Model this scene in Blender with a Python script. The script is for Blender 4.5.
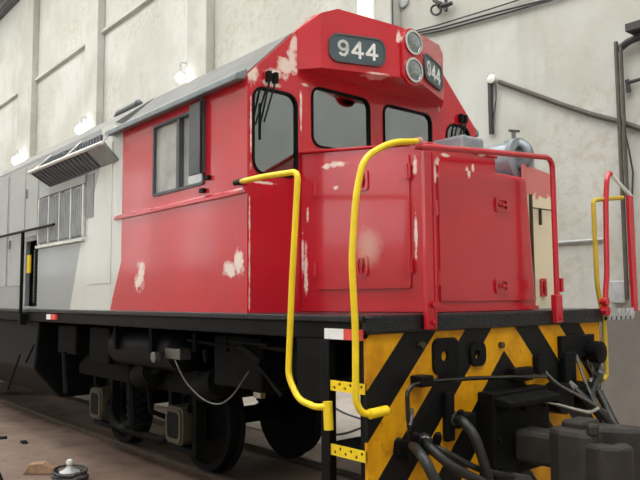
import bpy, bmesh, math, random
from mathutils import Vector, Matrix
from mathutils.geometry import tessellate_polygon
random.seed(4)
for o in list(bpy.data.objects): bpy.data.objects.remove(o)
S = bpy.context.scene
COL = S.collection

# ------------------------------------------------------------------ camera
H = 1.68                                   # running board height above the shop floor
F = 693.9; YAW = math.radians(139.61); PIT = math.radians(4.79); ROL = math.radians(-.42)
CP = Vector((4.2616, -4.3075, .1057 + H))
d_ = Vector((math.cos(YAW)*math.cos(PIT), math.sin(YAW)*math.cos(PIT), math.sin(PIT)))
r0 = d_.cross(Vector((0, 0, 1))).normalized(); u0 = r0.cross(d_)
r_ = r0*math.cos(ROL) + u0*math.sin(ROL); u_ = -r0*math.sin(ROL) + u0*math.cos(ROL)
cam = bpy.data.cameras.new('camera'); co = bpy.data.objects.new('camera', cam); COL.objects.link(co)
cam.sensor_fit = 'HORIZONTAL'; cam.sensor_width = 36; cam.lens = F/640*36; cam.clip_start = .05; cam.clip_end = 300
M4 = Matrix((r_, u_, -d_)).transposed().to_4x4(); M4.translation = CP; co.matrix_world = M4
S.camera = co
def ray(x, y): return d_ + r_*((x-320)/F) + u_*((240-y)/F)
def at(x, y, ax, v):
    k = ray(x, y); return CP + k*((v-CP[ax])/k[ax])
def hit(x, y, p, n):
    k = ray(x, y); n = Vector(n); return CP + k*((Vector(p)-CP).dot(n)/k.dot(n))

# ------------------------------------------------------------------ world, exposure
w = bpy.data.worlds.new('world'); S.world = w; w.use_nodes = True
w.node_tree.nodes['Background'].inputs[0].default_value = (.75, .85, 1, 1)
w.node_tree.nodes['Background'].inputs[1].default_value = .1
S.view_settings.view_transform = 'Standard'; S.view_settings.look = 'None'
S.view_settings.gamma = 1; S.view_settings.use_curve_mapping = False
S.view_settings.exposure = 0.0
SKYLIGHT = 8.2; SIDE_WINDOW = 2.0

# ------------------------------------------------------------------ node helpers and materials
def lin(c):
    return tuple((x/255/12.92 if x/255 <= .04045 else ((x/255+.055)/1.055)**2.4) for x in c)
class NT:
    def __init__(s, name):
        s.m = bpy.data.materials.new(name); s.m.use_nodes = True; s.t = s.m.node_tree
        s.b = s.t.nodes['Principled BSDF']; s.out = s.t.nodes['Material Output']
        s.pos = s.n('ShaderNodeTexCoord').outputs['Object']
    def n(s, k, **kw):
        q = s.t.nodes.new(k)
        for a, v in kw.items(): setattr(q, a, v)
        return q
    def put(s, sock, v):
        if hasattr(v, 'is_linked'): s.t.links.new(v, sock)
        elif v is not None:
            try: sock.default_value = v
            except Exception: sock.default_value = tuple(v)+(1,)
    def math(s, op, a, b=None, c=None, clamp=False):
        q = s.n('ShaderNodeMath', operation=op, use_clamp=clamp)
        for i, v in enumerate((a, b, c)):
            if v is not None: s.put(q.inputs[i], v)
        return q.outputs[0]
    def vm(s, op, a, b=None):
        q = s.n('ShaderNodeVectorMath', operation=op); s.put(q.inputs[0], a)
        if b is not None: s.put(q.inputs[1], b)
        return q.outputs['Value' if op in ('LENGTH', 'DOT_PRODUCT') else 'Vector']
    def xyz(s, v=None):
        q = s.n('ShaderNodeSeparateXYZ'); s.put(q.inputs[0], v if v is not None else s.pos); return q.outputs
    def noise(s, sc, det=4, rough=.6, vec=None, stretch=None):
        q = s.n('ShaderNodeTexNoise'); q.inputs['Scale'].default_value = sc; q.inputs['Detail'].default_value = det
        q.inputs['Roughness'].default_value = rough
        v = vec if vec is not None else s.pos
        if stretch: v = s.vm('MULTIPLY', v, stretch)
        s.put(q.inputs['Vector'], v); return q.outputs['Fac']
    def ss(s, v, a, b):
        q = s.n('ShaderNodeMapRange', interpolation_type='SMOOTHSTEP'); s.put(q.inputs[0], v)
        q.inputs[1].default_value = a; q.inputs[2].default_value = b; return q.outputs[0]
    def mr(s, v, a, b, c, e):
        q = s.n('ShaderNodeMapRange'); s.put(q.inputs[0], v)
        for i, x in enumerate((a, b, c, e)): q.inputs[i+1].default_value = x
        return q.outputs[0]
    def mix(s, f, a, b):
        q = s.n('ShaderNodeMix', data_type='RGBA'); s.put(q.inputs[0], f)
        for i, v in ((6, a), (7, b)):
            if hasattr(v, 'is_linked'): s.t.links.new(v, q.inputs[i])
            else: q.inputs[i].default_value = tuple(v)+(1,)
        return q.outputs[2]
    def bump(s, h, st=.3, dist=.01):
        q = s.n('ShaderNodeBump'); q.inputs['Strength'].default_value = st; q.inputs['Distance'].default_value = dist
        s.put(q.inputs['Height'], h); s.t.links.new(q.outputs[0], s.b.inputs['Normal'])
    def fin(s, col, rough=.5, metal=0, coat=0, coatr=.05):
        if hasattr(col, 'is_linked'): s.t.links.new(col, s.b.inputs['Base Color'])
        else: s.b.inputs['Base Color'].default_value = tuple(col)+(1,)
        s.put(s.b.inputs['Roughness'], rough); s.b.inputs['Metallic'].default_value = metal
        s.b.inputs['Coat Weight'].default_value = coat; s.b.inputs['Coat Roughness'].default_value = coatr
        return s.m
M = {}
def simple(name, rgb, rough=.5, metal=0, var=.15, sc=6, coat=0, bump=0, sc2=60):
    k = NT(name); c = lin(rgb)
    f = k.noise(sc)
    col = k.mix(k.ss(f, .3, .7), tuple(x*(1-var) for x in c), tuple(min(1, x*(1+var)) for x in c))
    if bump: k.bump(k.noise(sc2), bump, .01)
    if name in ('undergear', 'black', 'rubber'): k.b.inputs['Specular IOR Level'].default_value = .12
    M[name] = k.fin(col, rough, metal, coat); return M[name]
RED = lin((192, 22, 42)); CREAM = lin((226, 222, 205)); WHT = lin((206, 208, 203)); GRY = lin((150, 155, 158))
def red_paint(name, patches, livery=False, soft=()):
    k = NT(name); n1 = k.noise(1.5); n2 = k.noise(11, 5, .65); n3 = k.noise(40, 3)
    col = k.mix(k.ss(n1, .3, .7), tuple(x*.93 for x in RED), tuple(x*1.05 for x in RED))
    if livery:
        x, y, z = k.xyz(); zr = k.math('SUBTRACT', z, H)
        bR = k.mr(zr, .02, .47, -2.40, -2.16)
        bW1 = k.mr(zr, .05, 1.0, -3.467, -3.09); bW2 = k.mr(zr, 1.0, 1.5, -2.98, -2.69)
        up = k.math('GREATER_THAN', zr, 1.0)
        bW = k.math('ADD', k.math('MULTIPLY', up, bW2), k.math('MULTIPLY', k.math('SUBTRACT', 1, up), bW1))
        g = k.mix(k.math('GREATER_THAN', x, bW), GRY, WHT)
        g = k.mix(k.math('MULTIPLY', k.ss(k.noise(3, 4, .6, None, (1, 1, .3)), .5, .75), .35), g, tuple(q*.8 for q in GRY))
        col = k.mix(k.math('GREATER_THAN', x, bR), g, col)
    m = None
    for c, sz in patches:
        L = k.vm('LENGTH', k.vm('MULTIPLY', k.vm('SUBTRACT', k.pos, tuple(c)), tuple(1/max(q, .004) for q in sz)))
        m = L if m is None else k.math('MINIMUM', m, L)
    rough = k.mr(n3, .3, .7, .2, .27)
    if m is not None:
        e = k.math('ADD', m, k.math('MULTIPLY', k.math('SUBTRACT', n2, .5), 2.6))
        f = k.math('SUBTRACT', 1, k.ss(e, .5, 1.05))
        col = k.mix(k.math('MULTIPLY', f, .9), col, lin((238, 228, 218)))
        rough = k.math('ADD', rough, k.math('MULTIPLY', f, .4))
    for c, sz in soft:
        Ls = k.vm('LENGTH', k.vm('MULTIPLY', k.vm('SUBTRACT', k.pos, tuple(c)), tuple(1/q for q in sz)))
        col = k.mix(k.math('MULTIPLY', k.math('SUBTRACT', 1, k.ss(k.math('ADD', Ls, k.math('MULTIPLY', k.math('SUBTRACT', n2, .5), .8)), .15, 1.1)), .7), col, lin((214, 176, 156)))
    k.bump(k.noise(2.2, 2), .12, .02)
    M[name] = k.fin(col, rough, 0, .6, .1); return M[name]

def P0(x, y, ax=0, v=0.0): return at(x, y, ax, v)
sideP = [(at(141, 275, 1, -1.4), (.085, .1, .15)), (at(139, 281, 1, -1.4), (.12, .1, .08)), (at(238, 261, 1, -1.4), (.075, .1, .12)), (at(230, 269, 1, -1.4), (.09, .1, .075)),
         (at(119, 217, 1, -1.4), (.12, .1, .02))]
frontP = [(P0(292, 57), (.1, .055, .10)), (P0(285, 67), (.1, .11, .07)), (P0(274, 75), (.1, .11, .045)), (P0(250, 73), (.1, .07, .07)), (P0(294, 43), (.1, .045, .08)), (P0(270, 84), (.1, .1, .03)),
          (P0(303, 85), (.1, .05, .02)), (P0(250, 130), (.1, .008, .3)), (P0(248.5, 250), (.1, .008, .5)), (P0(438, 106), (.1, .02, .05)), (P0(263, 183), (.1, .1, .012)), (P0(300, 110), (.1, .012, .2))]
NL = (Vector((0, -.9, 0)), Vector((1.12, -.65, 0)))       # plan line of the nose's near face
nn = Vector((-(NL[1]-NL[0]).y*-1, -(NL[1]-NL[0]).x, 0)); nn = Vector((.25, -1.12, 0)).normalized()
nl = lambda x, y: hit(x, y, NL[0], nn)
noseP = [(nl(338, 165), (.09, .05, .03)), (nl(327, 167), (.04, .05, .03)), (nl(306, 270), (.02, .04, .22)), (nl(303, 255), (.015, .04, .2)),
         (nl(337, 188), (.03, .03, .02)), (nl(308, 215), (.015, .03, .06)), (nl(415, 165), (.02, .04, .07)), (nl(416, 235), (.012, .04, .22)),
         (at(437, 162, 0, 1.12), (.05, .03, .04)), (at(435, 172, 0, 1.12), (.05, .02, .08)), (at(467, 173, 0, 1.12), (.05, .02, .05)), (at(473, 168, 0, 1.12), (.05, .015, .03)), (at(445, 155, 0, 1.12), (.05, .05, .012)),
         (at(480, 155, 0, 1.12), (.05, .06, .012))]
red_paint('red_side', sideP, True); red_paint('red_front', frontP); red_paint('red_nose', noseP, False, [(nl(369, 248), (.14, .1, .17))])
red_paint('red_box', [(Vector((.4, -.14, H+2.28)), (.04, .03, .06)), (Vector((.4, .12, H+2.2)), (.03, .02, .2)), (Vector((.4, .12, H+1.98)), (.03, .03, .08)), (Vector((.3, -.3, H+1.94)), (.1, .12, .015)),
                     (Vector((.12, -.77, H+2.28)), (.02, .02, .1))])
red_paint('red', [])
simple('roof_grey', (98, 100, 97), .7, 0, .2, 2); simple('body_roof_grey', (112, 113, 110), .7, 0, .15, 2); simple('gutter_grey', (120, 132, 136), .45)
simple('body_grey', (168, 171, 170), .4, 0, .06, 2); simple('dark_grey', (74, 78, 82), .5); simple('louver_grey', (142, 146, 148), .5)
simple('awning_grey', (102, 107, 112), .5); simple('white_trim', (214, 217, 212), .4)
simple('black', (16, 18, 20), .5, 0, .3, 5, 0, .1, 30); simple('rubber', (18, 19, 20), .55); simple('black_gloss', (20, 22, 24), .25, 0, .2, 8)
simple('undergear', (15, 16, 16), .7, 0, .35, 7, 0, .25, 25); simple('steel', (120, 120, 118), .35, .8); simple('bright_steel', (190, 192, 190), .25, .9)
simple('yellow', (240, 208, 30), .4, 0, .06); simple('old_yellow', (196, 168, 50), .45, 0, .1)
simple('coupler_iron', (42, 39, 36), .65, 0, .25, 8, 0, .35, 30)
simple('olive', (58, 53, 38), .6, 0, .25, 8); simple('hose_rubber', (30, 32, 32), .45, 0, .2, 12)
simple('slate', (70, 88, 96), .4, 0, .08); simple('white_paint', (232, 236, 235), .45, 0, .02); simple('chrome', (220, 222, 222), .15, 1, .05)
simple('interior', (186, 190, 186), .6, 0, .1); simple('motor_grey', (142, 152, 160), .35, .2, .15, 6); simple('reflect_red', (225, 78, 70), .4); simple('bluegrey_steel', (128, 138, 146), .4, .3)
simple('wood', (150, 118, 92), .7, 0, .25, 12); simple('conduit', (74, 68, 61), .6, 0, .2, 5); simple('cable', (48, 48, 50), .6); simple('porcelain', (220, 220, 214), .3)
simple('pale_pink', (206, 150, 148), .5, 0, .15); simple('rail_steel', (92, 80, 70), .45, .5, .2, 4); simple('box_grey', (170, 174, 175), .45, .2)
# headlight glass, lamp glow, daylight
k = NT('lens'); k.b.inputs['Transmission Weight'].default_value = .9; M['lens'] = k.fin((.95, .97, .97), .05)
def emit(name, rgb, st):
    k = NT(name); k.b.inputs['Emission Color'].default_value = tuple(rgb)+(1,); k.b.inputs['Emission Strength'].default_value = st
    M[name] = k.fin((.8, .8, .8), .4)
emit('lamp_glow', (1, .99, .95), 30); emit('skylight_glass', (1, .985, .95), SKYLIGHT); emit('day_window', (.93, .97, 1), SIDE_WINDOW)
# window glass: see-through with a mirror-like surface
k = NT('glass'); t = k.t
tr = k.n('ShaderNodeBsdfTransparent'); tr.inputs[0].default_value = (.8, .86, .87, 1)
gl = k.n('ShaderNodeBsdfGlossy'); gl.inputs['Roughness'].default_value = .04; gl.inputs[0].default_value = (.8, .88, .92, 1)
fr = k.n('ShaderNodeFresnel'); fr.inputs[0].default_value = 1.9
mx = k.n('ShaderNodeMixShader'); t.links.new(k.math('ADD', fr.outputs[0], .27, None, True), mx.inputs[0]); t.links.new(tr.outputs[0], mx.inputs[1]); t.links.new(gl.outputs[0], mx.inputs[2])
t.links.new(mx.outputs[0], k.out.inputs[0]); M['glass'] = k.m
# side glass: bright reflections painted on the same pane as a pale film
k = NT('pale_sheen_glass'); t = k.t
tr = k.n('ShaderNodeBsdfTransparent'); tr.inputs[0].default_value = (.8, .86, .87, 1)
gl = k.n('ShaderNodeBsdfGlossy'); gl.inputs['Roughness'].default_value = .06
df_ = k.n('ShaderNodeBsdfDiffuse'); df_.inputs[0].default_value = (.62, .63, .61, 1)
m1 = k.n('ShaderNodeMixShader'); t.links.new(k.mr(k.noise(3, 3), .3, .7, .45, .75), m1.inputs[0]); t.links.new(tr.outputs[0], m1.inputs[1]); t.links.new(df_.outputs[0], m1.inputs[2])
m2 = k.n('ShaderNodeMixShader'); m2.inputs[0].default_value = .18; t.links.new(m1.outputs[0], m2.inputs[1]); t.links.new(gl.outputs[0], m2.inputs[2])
t.links.new(m2.outputs[0], k.out.inputs[0]); M['pale_sheen_glass'] = k.m
# warning stripes
k = NT('warning_stripes'); x, y, z = k.xyz()
s = k.math('ADD', k.math('SUBTRACT', z, H), k.math('ABSOLUTE', y))
q = k.math('MODULO', k.math('ADD', k.math('SUBTRACT', s, .025), 6.1), .61)
f = k.math('GREATER_THAN', q, .305)
yel = k.mix(k.ss(k.noise(5), .35, .75), lin((226, 164, 16)), lin((192, 130, 10)))
yel = k.mix(k.math('MULTIPLY', k.ss(k.noise(9, 6, .7), .56, .7), .5), yel, lin((110, 84, 40)))
M['warning_stripes'] = k.fin(k.mix(f, lin((12, 13, 14)), yel), .5); k.b.inputs['Specular IOR Level'].default_value = .25
# tread plate with raised bars
k = NT('tread_plate'); x, y, z = k.xyz()
wv = k.n('ShaderNodeTexVoronoi'); wv.inputs['Scale'].default_value = 70
k.put(wv.inputs['Vector'], k.vm('MULTIPLY', k.pos, (1, .6, 1.4))); k.bump(wv.outputs['Distance'], .5, .008)
M['tread_plate'] = k.fin(lin((40, 43, 47)), .28, .6)
# cream primer with red paint left at the top
k = NT('primer_door'); x, y, z = k.xyz()
e = k.math('ADD', z, k.math('MULTIPLY', k.math('SUBTRACT', k.noise(9, 4), .5), .22))
M['primer_door'] = k.fin(k.mix(k.ss(e, H+.93, H+.96), lin((236, 226, 198)), lin((214, 120, 118))), .4)
# plaster
k = NT('plaster'); a = k.noise(.5, 5, .6); b = k.noise(3, 6, .7, None, (1, 1, .35)); c2 = k.noise(1.2, 4, .6, None, (1, 1, .15))
col = k.mix(k.ss(a, .35, .65), lin((172, 172, 164)), lin((186, 187, 182)))
col = k.mix(k.math('MULTIPLY', k.ss(b, .52, .8), .45), col, lin((152, 145, 131)))
col = k.mix(k.math('MULTIPLY', k.ss(c2, .58, .8), .45), col, lin((142, 139, 131)))
col = k.mix(k.math('MULTIPLY', k.math('MULTIPLY', k.ss(k.noise(.35, 3), .52, .6), k.ss(k.noise(6, 5, .7), .45, .65)), .32), col, lin((150, 128, 104)))
k.bump(k.noise(4, 6, .6), .25, .03); M['plaster'] = k.fin(col, .85)
k = NT('plaster_pilaster'); a = k.noise(.8, 5, .6); b = k.noise(14, 5, .7)
col = k.mix(k.ss(a, .35, .65), lin((166, 164, 156)), lin((180, 180, 174)))
col = k.mix(k.math('MULTIPLY', k.ss(b, .62, .72), .6), col, lin((110, 106, 98)))
M['plaster_pilaster'] = k.fin(col, .85)
k = NT('dado'); a = k.noise(.7, 5, .6); b = k.noise(3, 5, .7, None, (1, 1, .25))
col = k.mix(k.ss(a, .3, .7), lin((100, 96, 91)), lin((120, 114, 107))); col = k.mix(k.math('MULTIPLY', k.ss(b, .5, .75), .5), col, lin((80, 76, 72)))
M['dado'] = k.fin(col, .8)
k = NT('concrete'); a = k.noise(.45, 6, .6); b = k.noise(2.6, 6, .7); c2 = k.noise(25, 4, .7)
col = k.mix(k.ss(a, .3, .7), lin((98, 78, 66)), lin((130, 110, 97)))
col = k.mix(k.math('MULTIPLY', k.ss(b, .5, .72), .65), col, lin((70, 57, 50)))
col = k.mix(k.math('MULTIPLY', k.ss(c2, .58, .75), .35), col, lin((54, 46, 41)))
k.bump(c2, .25, .01); M['concrete'] = k.fin(col, k.mr(b, .3, .7, .55, .8))

# ------------------------------------------------------------------ mesh helpers
class G:
    def __init__(s): s.v = []; s.f = []
    def add(s, vs, fs):
        o = len(s.v); s.v += [tuple(q) for q in vs]; s.f += [tuple(i+o for i in f) for f in fs]; return s
    def box(s, x0, x1, y0, y1, z0, z1):
        return s.add([(x, y, z) for z in (z0, z1) for y in (y0, y1) for x in (x0, x1)],
                     [(0, 2, 3, 1), (4, 5, 7, 6), (0, 1, 5, 4), (2, 6, 7, 3), (0, 4, 6, 2), (1, 3, 7, 5)])
    def obox(s, c, ux, uy, uz, a, b, h):      # oriented box, half sizes
        c, ux, uy, uz = map(Vector, (c, ux, uy, uz))
        vs = [c+ux*(a*i)+uy*(b*j)+uz*(h*l) for l in (-1, 1) for j in (-1, 1) for i in (-1, 1)]
        return s.add(vs, [(0, 2, 3, 1), (4, 5, 7, 6), (0, 1, 5, 4), (2, 6, 7, 3), (0, 4, 6, 2), (1, 3, 7, 5)])
    def prism(s, poly, ax, a, b):             # polygon in the two other axes
        n = len(poly)
        def mk(p, t): return {0: (t, p[0], p[1]), 1: (p[0], t, p[1]), 2: (p[0], p[1], t)}[ax]
        vs = [mk(p, a) for p in poly]+[mk(p, b) for p in poly]
        return s.add(vs, [tuple(range(n))[::-1], tuple(range(n, 2*n))]+[(i, (i+1) % n, n+(i+1) % n, n+i) for i in range(n)])
    def tube(s, pts, r, n=10, cap=True, fillet=0, fs=5):
        pts = [Vector(p) for p in pts]
        if fillet:
            q = [pts[0]]
            for i in range(1, len(pts)-1):
                a, b, c = pts[i-1], pts[i], pts[i+1]
                l = min(fillet, (a-b).length*.49, (c-b).length*.49); p1 = b+(a-b).normalized()*l; p2 = b+(c-b).normalized()*l
                for j in range(fs+1):
                    t = j/fs; q.append(p1*(1-t)**2+b*2*t*(1-t)+p2*t*t)
            pts = q+[pts[-1]]
        rs = r if isinstance(r, (list, tuple)) else [r]*len(pts)
        T = [(pts[min(i+1, len(pts)-1)]-pts[max(i-1, 0)]).normalized() for i in range(len(pts))]
        up = Vector((0, 0, 1)) if abs(T[0].z) < .9 else Vector((1, 0, 0))
        A = T[0].cross(up).normalized(); vs = []; fs_ = []
        for i, p in enumerate(pts):
            A = (A-T[i]*A.dot(T[i])).normalized(); B = T[i].cross(A)
            for j in range(n):
                t = 2*math.pi*j/n; vs.append(p+(A*math.cos(t)+B*math.sin(t))*rs[i])
        for i in range(len(pts)-1):
            for j in range(n):
                fs_.append((i*n+j, i*n+(j+1) % n, (i+1)*n+(j+1) % n, (i+1)*n+j))
        if cap: fs_ += [tuple(range(n))[::-1], tuple(range((len(pts)-1)*n, len(pts)*n))]
        return s.add(vs, fs_)
    def lathe(s, c, axis, prof, n=24, cap=True):   # prof: (offset along axis, radius)
        c = Vector(c); axis = Vector(axis).normalized(); up = Vector((0, 0, 1)) if abs(axis.z) < .9 else Vector((1, 0, 0))
        A = axis.cross(up).normalized(); B = axis.cross(A); vs = []; fs = []
        for h, r in prof:
            for j in range(n):
                t = 2*math.pi*j/n; vs.append(c+axis*h+(A*math.cos(t)+B*math.sin(t))*r)
        for i in range(len(prof)-1):
            for j in range(n): fs.append((i*n+j, (i+1)*n+j, (i+1)*n+(j+1) % n, i*n+(j+1) % n))
        if cap: fs += [tuple(range(n)), tuple(range((len(prof)-1)*n, len(prof)*n))[::-1]]
        return s.add(vs, fs)
    def panel(s, outer, holes, o, ux, uy, un, th):  # sheet with holes: front face at o, thickness th along -un
        o, ux, uy, un = map(Vector, (o, ux, uy, un)); loops = [outer]+list(holes)
        flat = [p for l in loops for p in l]; n = len(flat)
        tri = tessellate_polygon([[Vector((p[0], p[1], 0)) for p in l] for l in loops])
        fr_ = [o+ux*p[0]+uy*p[1] for p in flat]; vs = fr_+[p-un*th for p in fr_]; fs = []
        for t in tri: fs.append(tuple(t)); fs.append(tuple(i+n for i in t[::-1]))
        b = 0
        for l in loops:
            m = len(l)
            for i in range(m): fs.append((b+i, b+(i+1) % m, n+b+(i+1) % m, n+b+i))
            b += m
        return s.add(vs, fs)
    def build(s, name, mat, parent=None, bevel=0, smooth=False, seg=2):
        me = bpy.data.meshes.new(name); me.from_pydata(s.v, [], s.f); me.update()
        bm = bmesh.new(); bm.from_mesh(me); bmesh.ops.recalc_face_normals(bm, faces=bm.faces); bm.to_mesh(me); bm.free()
        me.materials.append(M[mat])
        if smooth:
            for p in me.polygons: p.use_smooth = True
            me.set_sharp_from_angle(angle=math.radians(38))
        ob = bpy.data.objects.new(name, me); COL.objects.link(ob); ob.parent = parent
        if bevel:
            b = ob.modifiers.new('bevel', 'BEVEL'); b.width = bevel; b.segments = seg; b.limit_method = 'ANGLE'; b.angle_limit = math.radians(40)
        return ob
def rrect(x0, y0, x1, y1, r, n=5):
    q = []
    for cx, cy, a in ((x1-r, y1-r, 0), (x0+r, y1-r, 90), (x0+r, y0+r, 180), (x1-r, y0+r, 270)):
        for i in range(n+1):
            t = math.radians(a+90*i/n); q.append((cx+r*math.cos(t), cy+r*math.sin(t)))
    return q
def empty(name, loc=(0, 0, 0)):
    o = bpy.data.objects.new(name, None); COL.objects.link(o); o.location = loc; o.empty_display_size = .2; return o
def tag(o, label, cat=None, group=None):
    o['label'] = label
    if cat: o['category'] = cat
    if group: o['group'] = group
    return o
def struct(o): o['kind'] = 'structure'; return o
def copy_at(o, loc, parent, rz=None):
    c = o.copy(); COL.objects.link(c); c.parent = parent; c.location = loc
    if rz is not None: c.rotation_euler.z = rz
    return c
X3, Y3, Z3 = Vector((1, 0, 0)), Vector((0, 1, 0)), Vector((0, 0, 1))

# ------------------------------------------------------------------ the hall
YW = 4.7; D = YW-CP.y; XE0, XE1, YN, ZC = -46, 16, -14, 15.5
fl = struct(G().box(XE0, XE1, YN, YW+.4, -.3, 0).build('floor', 'concrete')); 
wb = struct(G().box(XE0, XE1, YW, YW+.4, 1.6, ZC).build('wall_back', 'plaster'))
ba = struct(G().box(XE0, XE1, YW-.02, YW+.4, 0, 1.6).build('baseboard_back', 'dado'))
struct(G().box(XE0-.4, XE0, YN, YW+.4, 0, ZC).build('wall_far', 'plaster'))
struct(G().box(XE1, XE1+.4, YN, YW+.4, 0, ZC).build('wall_near', 'plaster'))
# wall behind the camera with tall daylight windows
wins = [(x, x+3.0) for x in range(-42, 14, 6)]
struct(G().panel([(XE0, 0), (XE1, 0), (XE1, ZC), (XE0, ZC)], [[(a, 3.2), (b, 3.2), (b, 8.5), (a, 8.5)] for a, b in wins], (0, YN, 0), X3, Z3, Y3, .4).build('wall_front', 'plaster'))
for i, (a, b) in enumerate(wins):
    wp = struct(G().box(a, b, YN-.3, YN-.25, 3.2, 8.5).build('window_%d' % (i+1), 'day_window'))
    fr = G()
    for t in (a+.04, a+1, a+2, b-.04): fr.box(t-.04, t+.04, YN-.24, YN-.16, 3.2, 8.5)
    for t in (3.24, 5, 6.75, 8.46): fr.box(a, b, YN-.24, YN-.17, t-.04, t+.04)
    fr.build('window_frame', 'dark_grey', wp)
# ceiling with long skylights
sky = [(-11, -8.0), (-6, -3), (-1.5, 1.5)]
holes = []
for y0, y1 in sky:
    for x0 in range(-44, 14, 10): holes.append((x0, x0+8, y0, y1))
struct(G().panel([(XE0, YN), (XE1, YN), (XE1, YW+.4), (XE0, YW+.4)], [[(a, c), (b, c), (b, e), (a, e)] for a, b, c, e in holes], (0, 0, ZC), X3, Y3, -Z3, .25).build('ceiling', 'plaster'))
for i, (a, b, c, e) in enumerate(holes):
    struct(G().box(a, b, c, e, ZC+.1, ZC+.14).build('window_%d' % (i+20), 'skylight_glass'))
# pilasters (columns read off the wall plane) and the moulding between them
pil = [((18.7, 32), 60), ((84.5, 97), 60), ((187, 206), 30), ((357, 391), 8)]
edges = []
for (a, b), y in pil:
    xa, xb = at(a, y, 1, YW-.25).x, at(b, y, 1, YW-.25).x
    edges.append((xa, xb)); G().box(xa, xb, YW-.25, YW, 1.6, ZC).build('pilaster', 'plaster_pilaster', wb, .02)
sp = edges[1][0]-edges[0][0]
for kx in (1, 2):
    G().box(edges[0][0]-sp*kx, edges[0][1]-sp*kx, YW-.25, YW, 1.6, ZC).build('pilaster', 'plaster_pilaster', wb, .02)
G().box(edges[3][0]+sp*1.05, edges[3][1]+sp*1.05, YW-.25, YW, 1.6, ZC).build('pilaster', 'plaster_pilaster', wb, .02)
zl = at(57, 68, 1, YW).z
lx = [XE0]+[e for ab in sorted([(edges[0][0]-sp*k, edges[0][1]-sp*k) for k in (1, 2)]+edges) for e in ab]+[XE1]
for i in range(0, len(lx), 2):
    G().prism([(YW-.12, zl), (YW, zl-.04), (YW, zl+.18), (YW-.12, zl+.1)], 0, lx[i], lx[i+1]).build('moulding', 'plaster_pilaster', wb)
zl2 = at(8, 10, 1, YW).z
G().box(lx[0], lx[3]+8, YW-.2, YW, zl2-.12, zl2+.22).build('beam', 'dark_grey', wb)
# plain rail line along the wall to the right and the top of the dado
zp = at(582, 241, 1, YW).z
xa = edges[3][1]
tag(G().tube([(xa, YW-.03, zp), (at(604, 241, 1, YW).x, YW-.03, zp)], .02, 8).build('wall_pipe', 'box_grey', None, 0, True), 'thin pale horizontal pipe low on the wall behind the red front handrail', 'pipe')
tag(G().box(at(613, 290, 1, YW).x, at(628, 290, 1, YW).x, YW-.1, YW, at(620, 303, 1, YW).z, at(620, 281, 1, YW).z).build('wall_box', 'box_grey', None, .01), 'small pale box on the wall between the red corner post and plate', 'box')

k = NT('lit_concrete'); a = k.noise(.6, 6, .6); b = k.noise(3, 6, .7)  # concrete with the light beyond the track painted in as a paler colour
col = k.mix(k.ss(a, .3, .7), lin((166, 156, 146)), lin((198, 190, 182))); col = k.mix(k.math('MULTIPLY', k.ss(b, .5, .75), .5), col, lin((136, 124, 112)))
M['lit_concrete'] = k.fin(col, .7)
G().box(XE0, XE1, 1.3, YW-.02, -.05, .012).build('lit_floor_slab', 'lit_concrete', fl)  # slab added to carry the painted brightness of the far floor
# ------------------------------------------------------------------ rails in the floor
def rail(y, label):
    t = empty('rail', (0, y, 0))
    G().prism([(-.035, .0), (.035, .0), (.035, .05), (.02, .06), (-.02, .06), (-.035, .05)], 0, -40, 14).build('rail_head', 'rail_steel', t)
    G().prism([(-.06, .0), (.06, .0), (.06, .012), (-.06, .012)], 0, -40, 14).build('rail_foot', 'rail_steel', t)
    tag(t, label, 'rail', 'rails under the locomotive')
rail(-.535, 'worn steel rail set in the floor, near side of the track'); rail(.535, 'worn steel rail set in the floor, far side of the track')

# ------------------------------------------------------------------ the locomotive
L = empty('locomotive', (0, 0, 0))
tag(L, 'red and grey diesel locomotive numbered 944 with black and yellow striped front', 'locomotive')
W = 1.40
def z(v): return H+v
XR = -2.35
# --- running board and frame
dk = G().box(-14, 1.25, -W-.015, W+.015, z(-.045), z(0)).build('running_board', 'tread_plate', L, .01)
G().box(-14, 1.22, -W, W, z(-.155), z(-.045)).build('side_sill', 'black', L, .012)
G().box(1.22, 1.285, -W, W, z(-.115), z(.0)).build('front_tread_edge', 'tread_plate', L, .015)
G().box(-14, 1.15, -.45, .45, z(-.62), z(-.155)).build('centre_sill', 'undergear', L)
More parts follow.
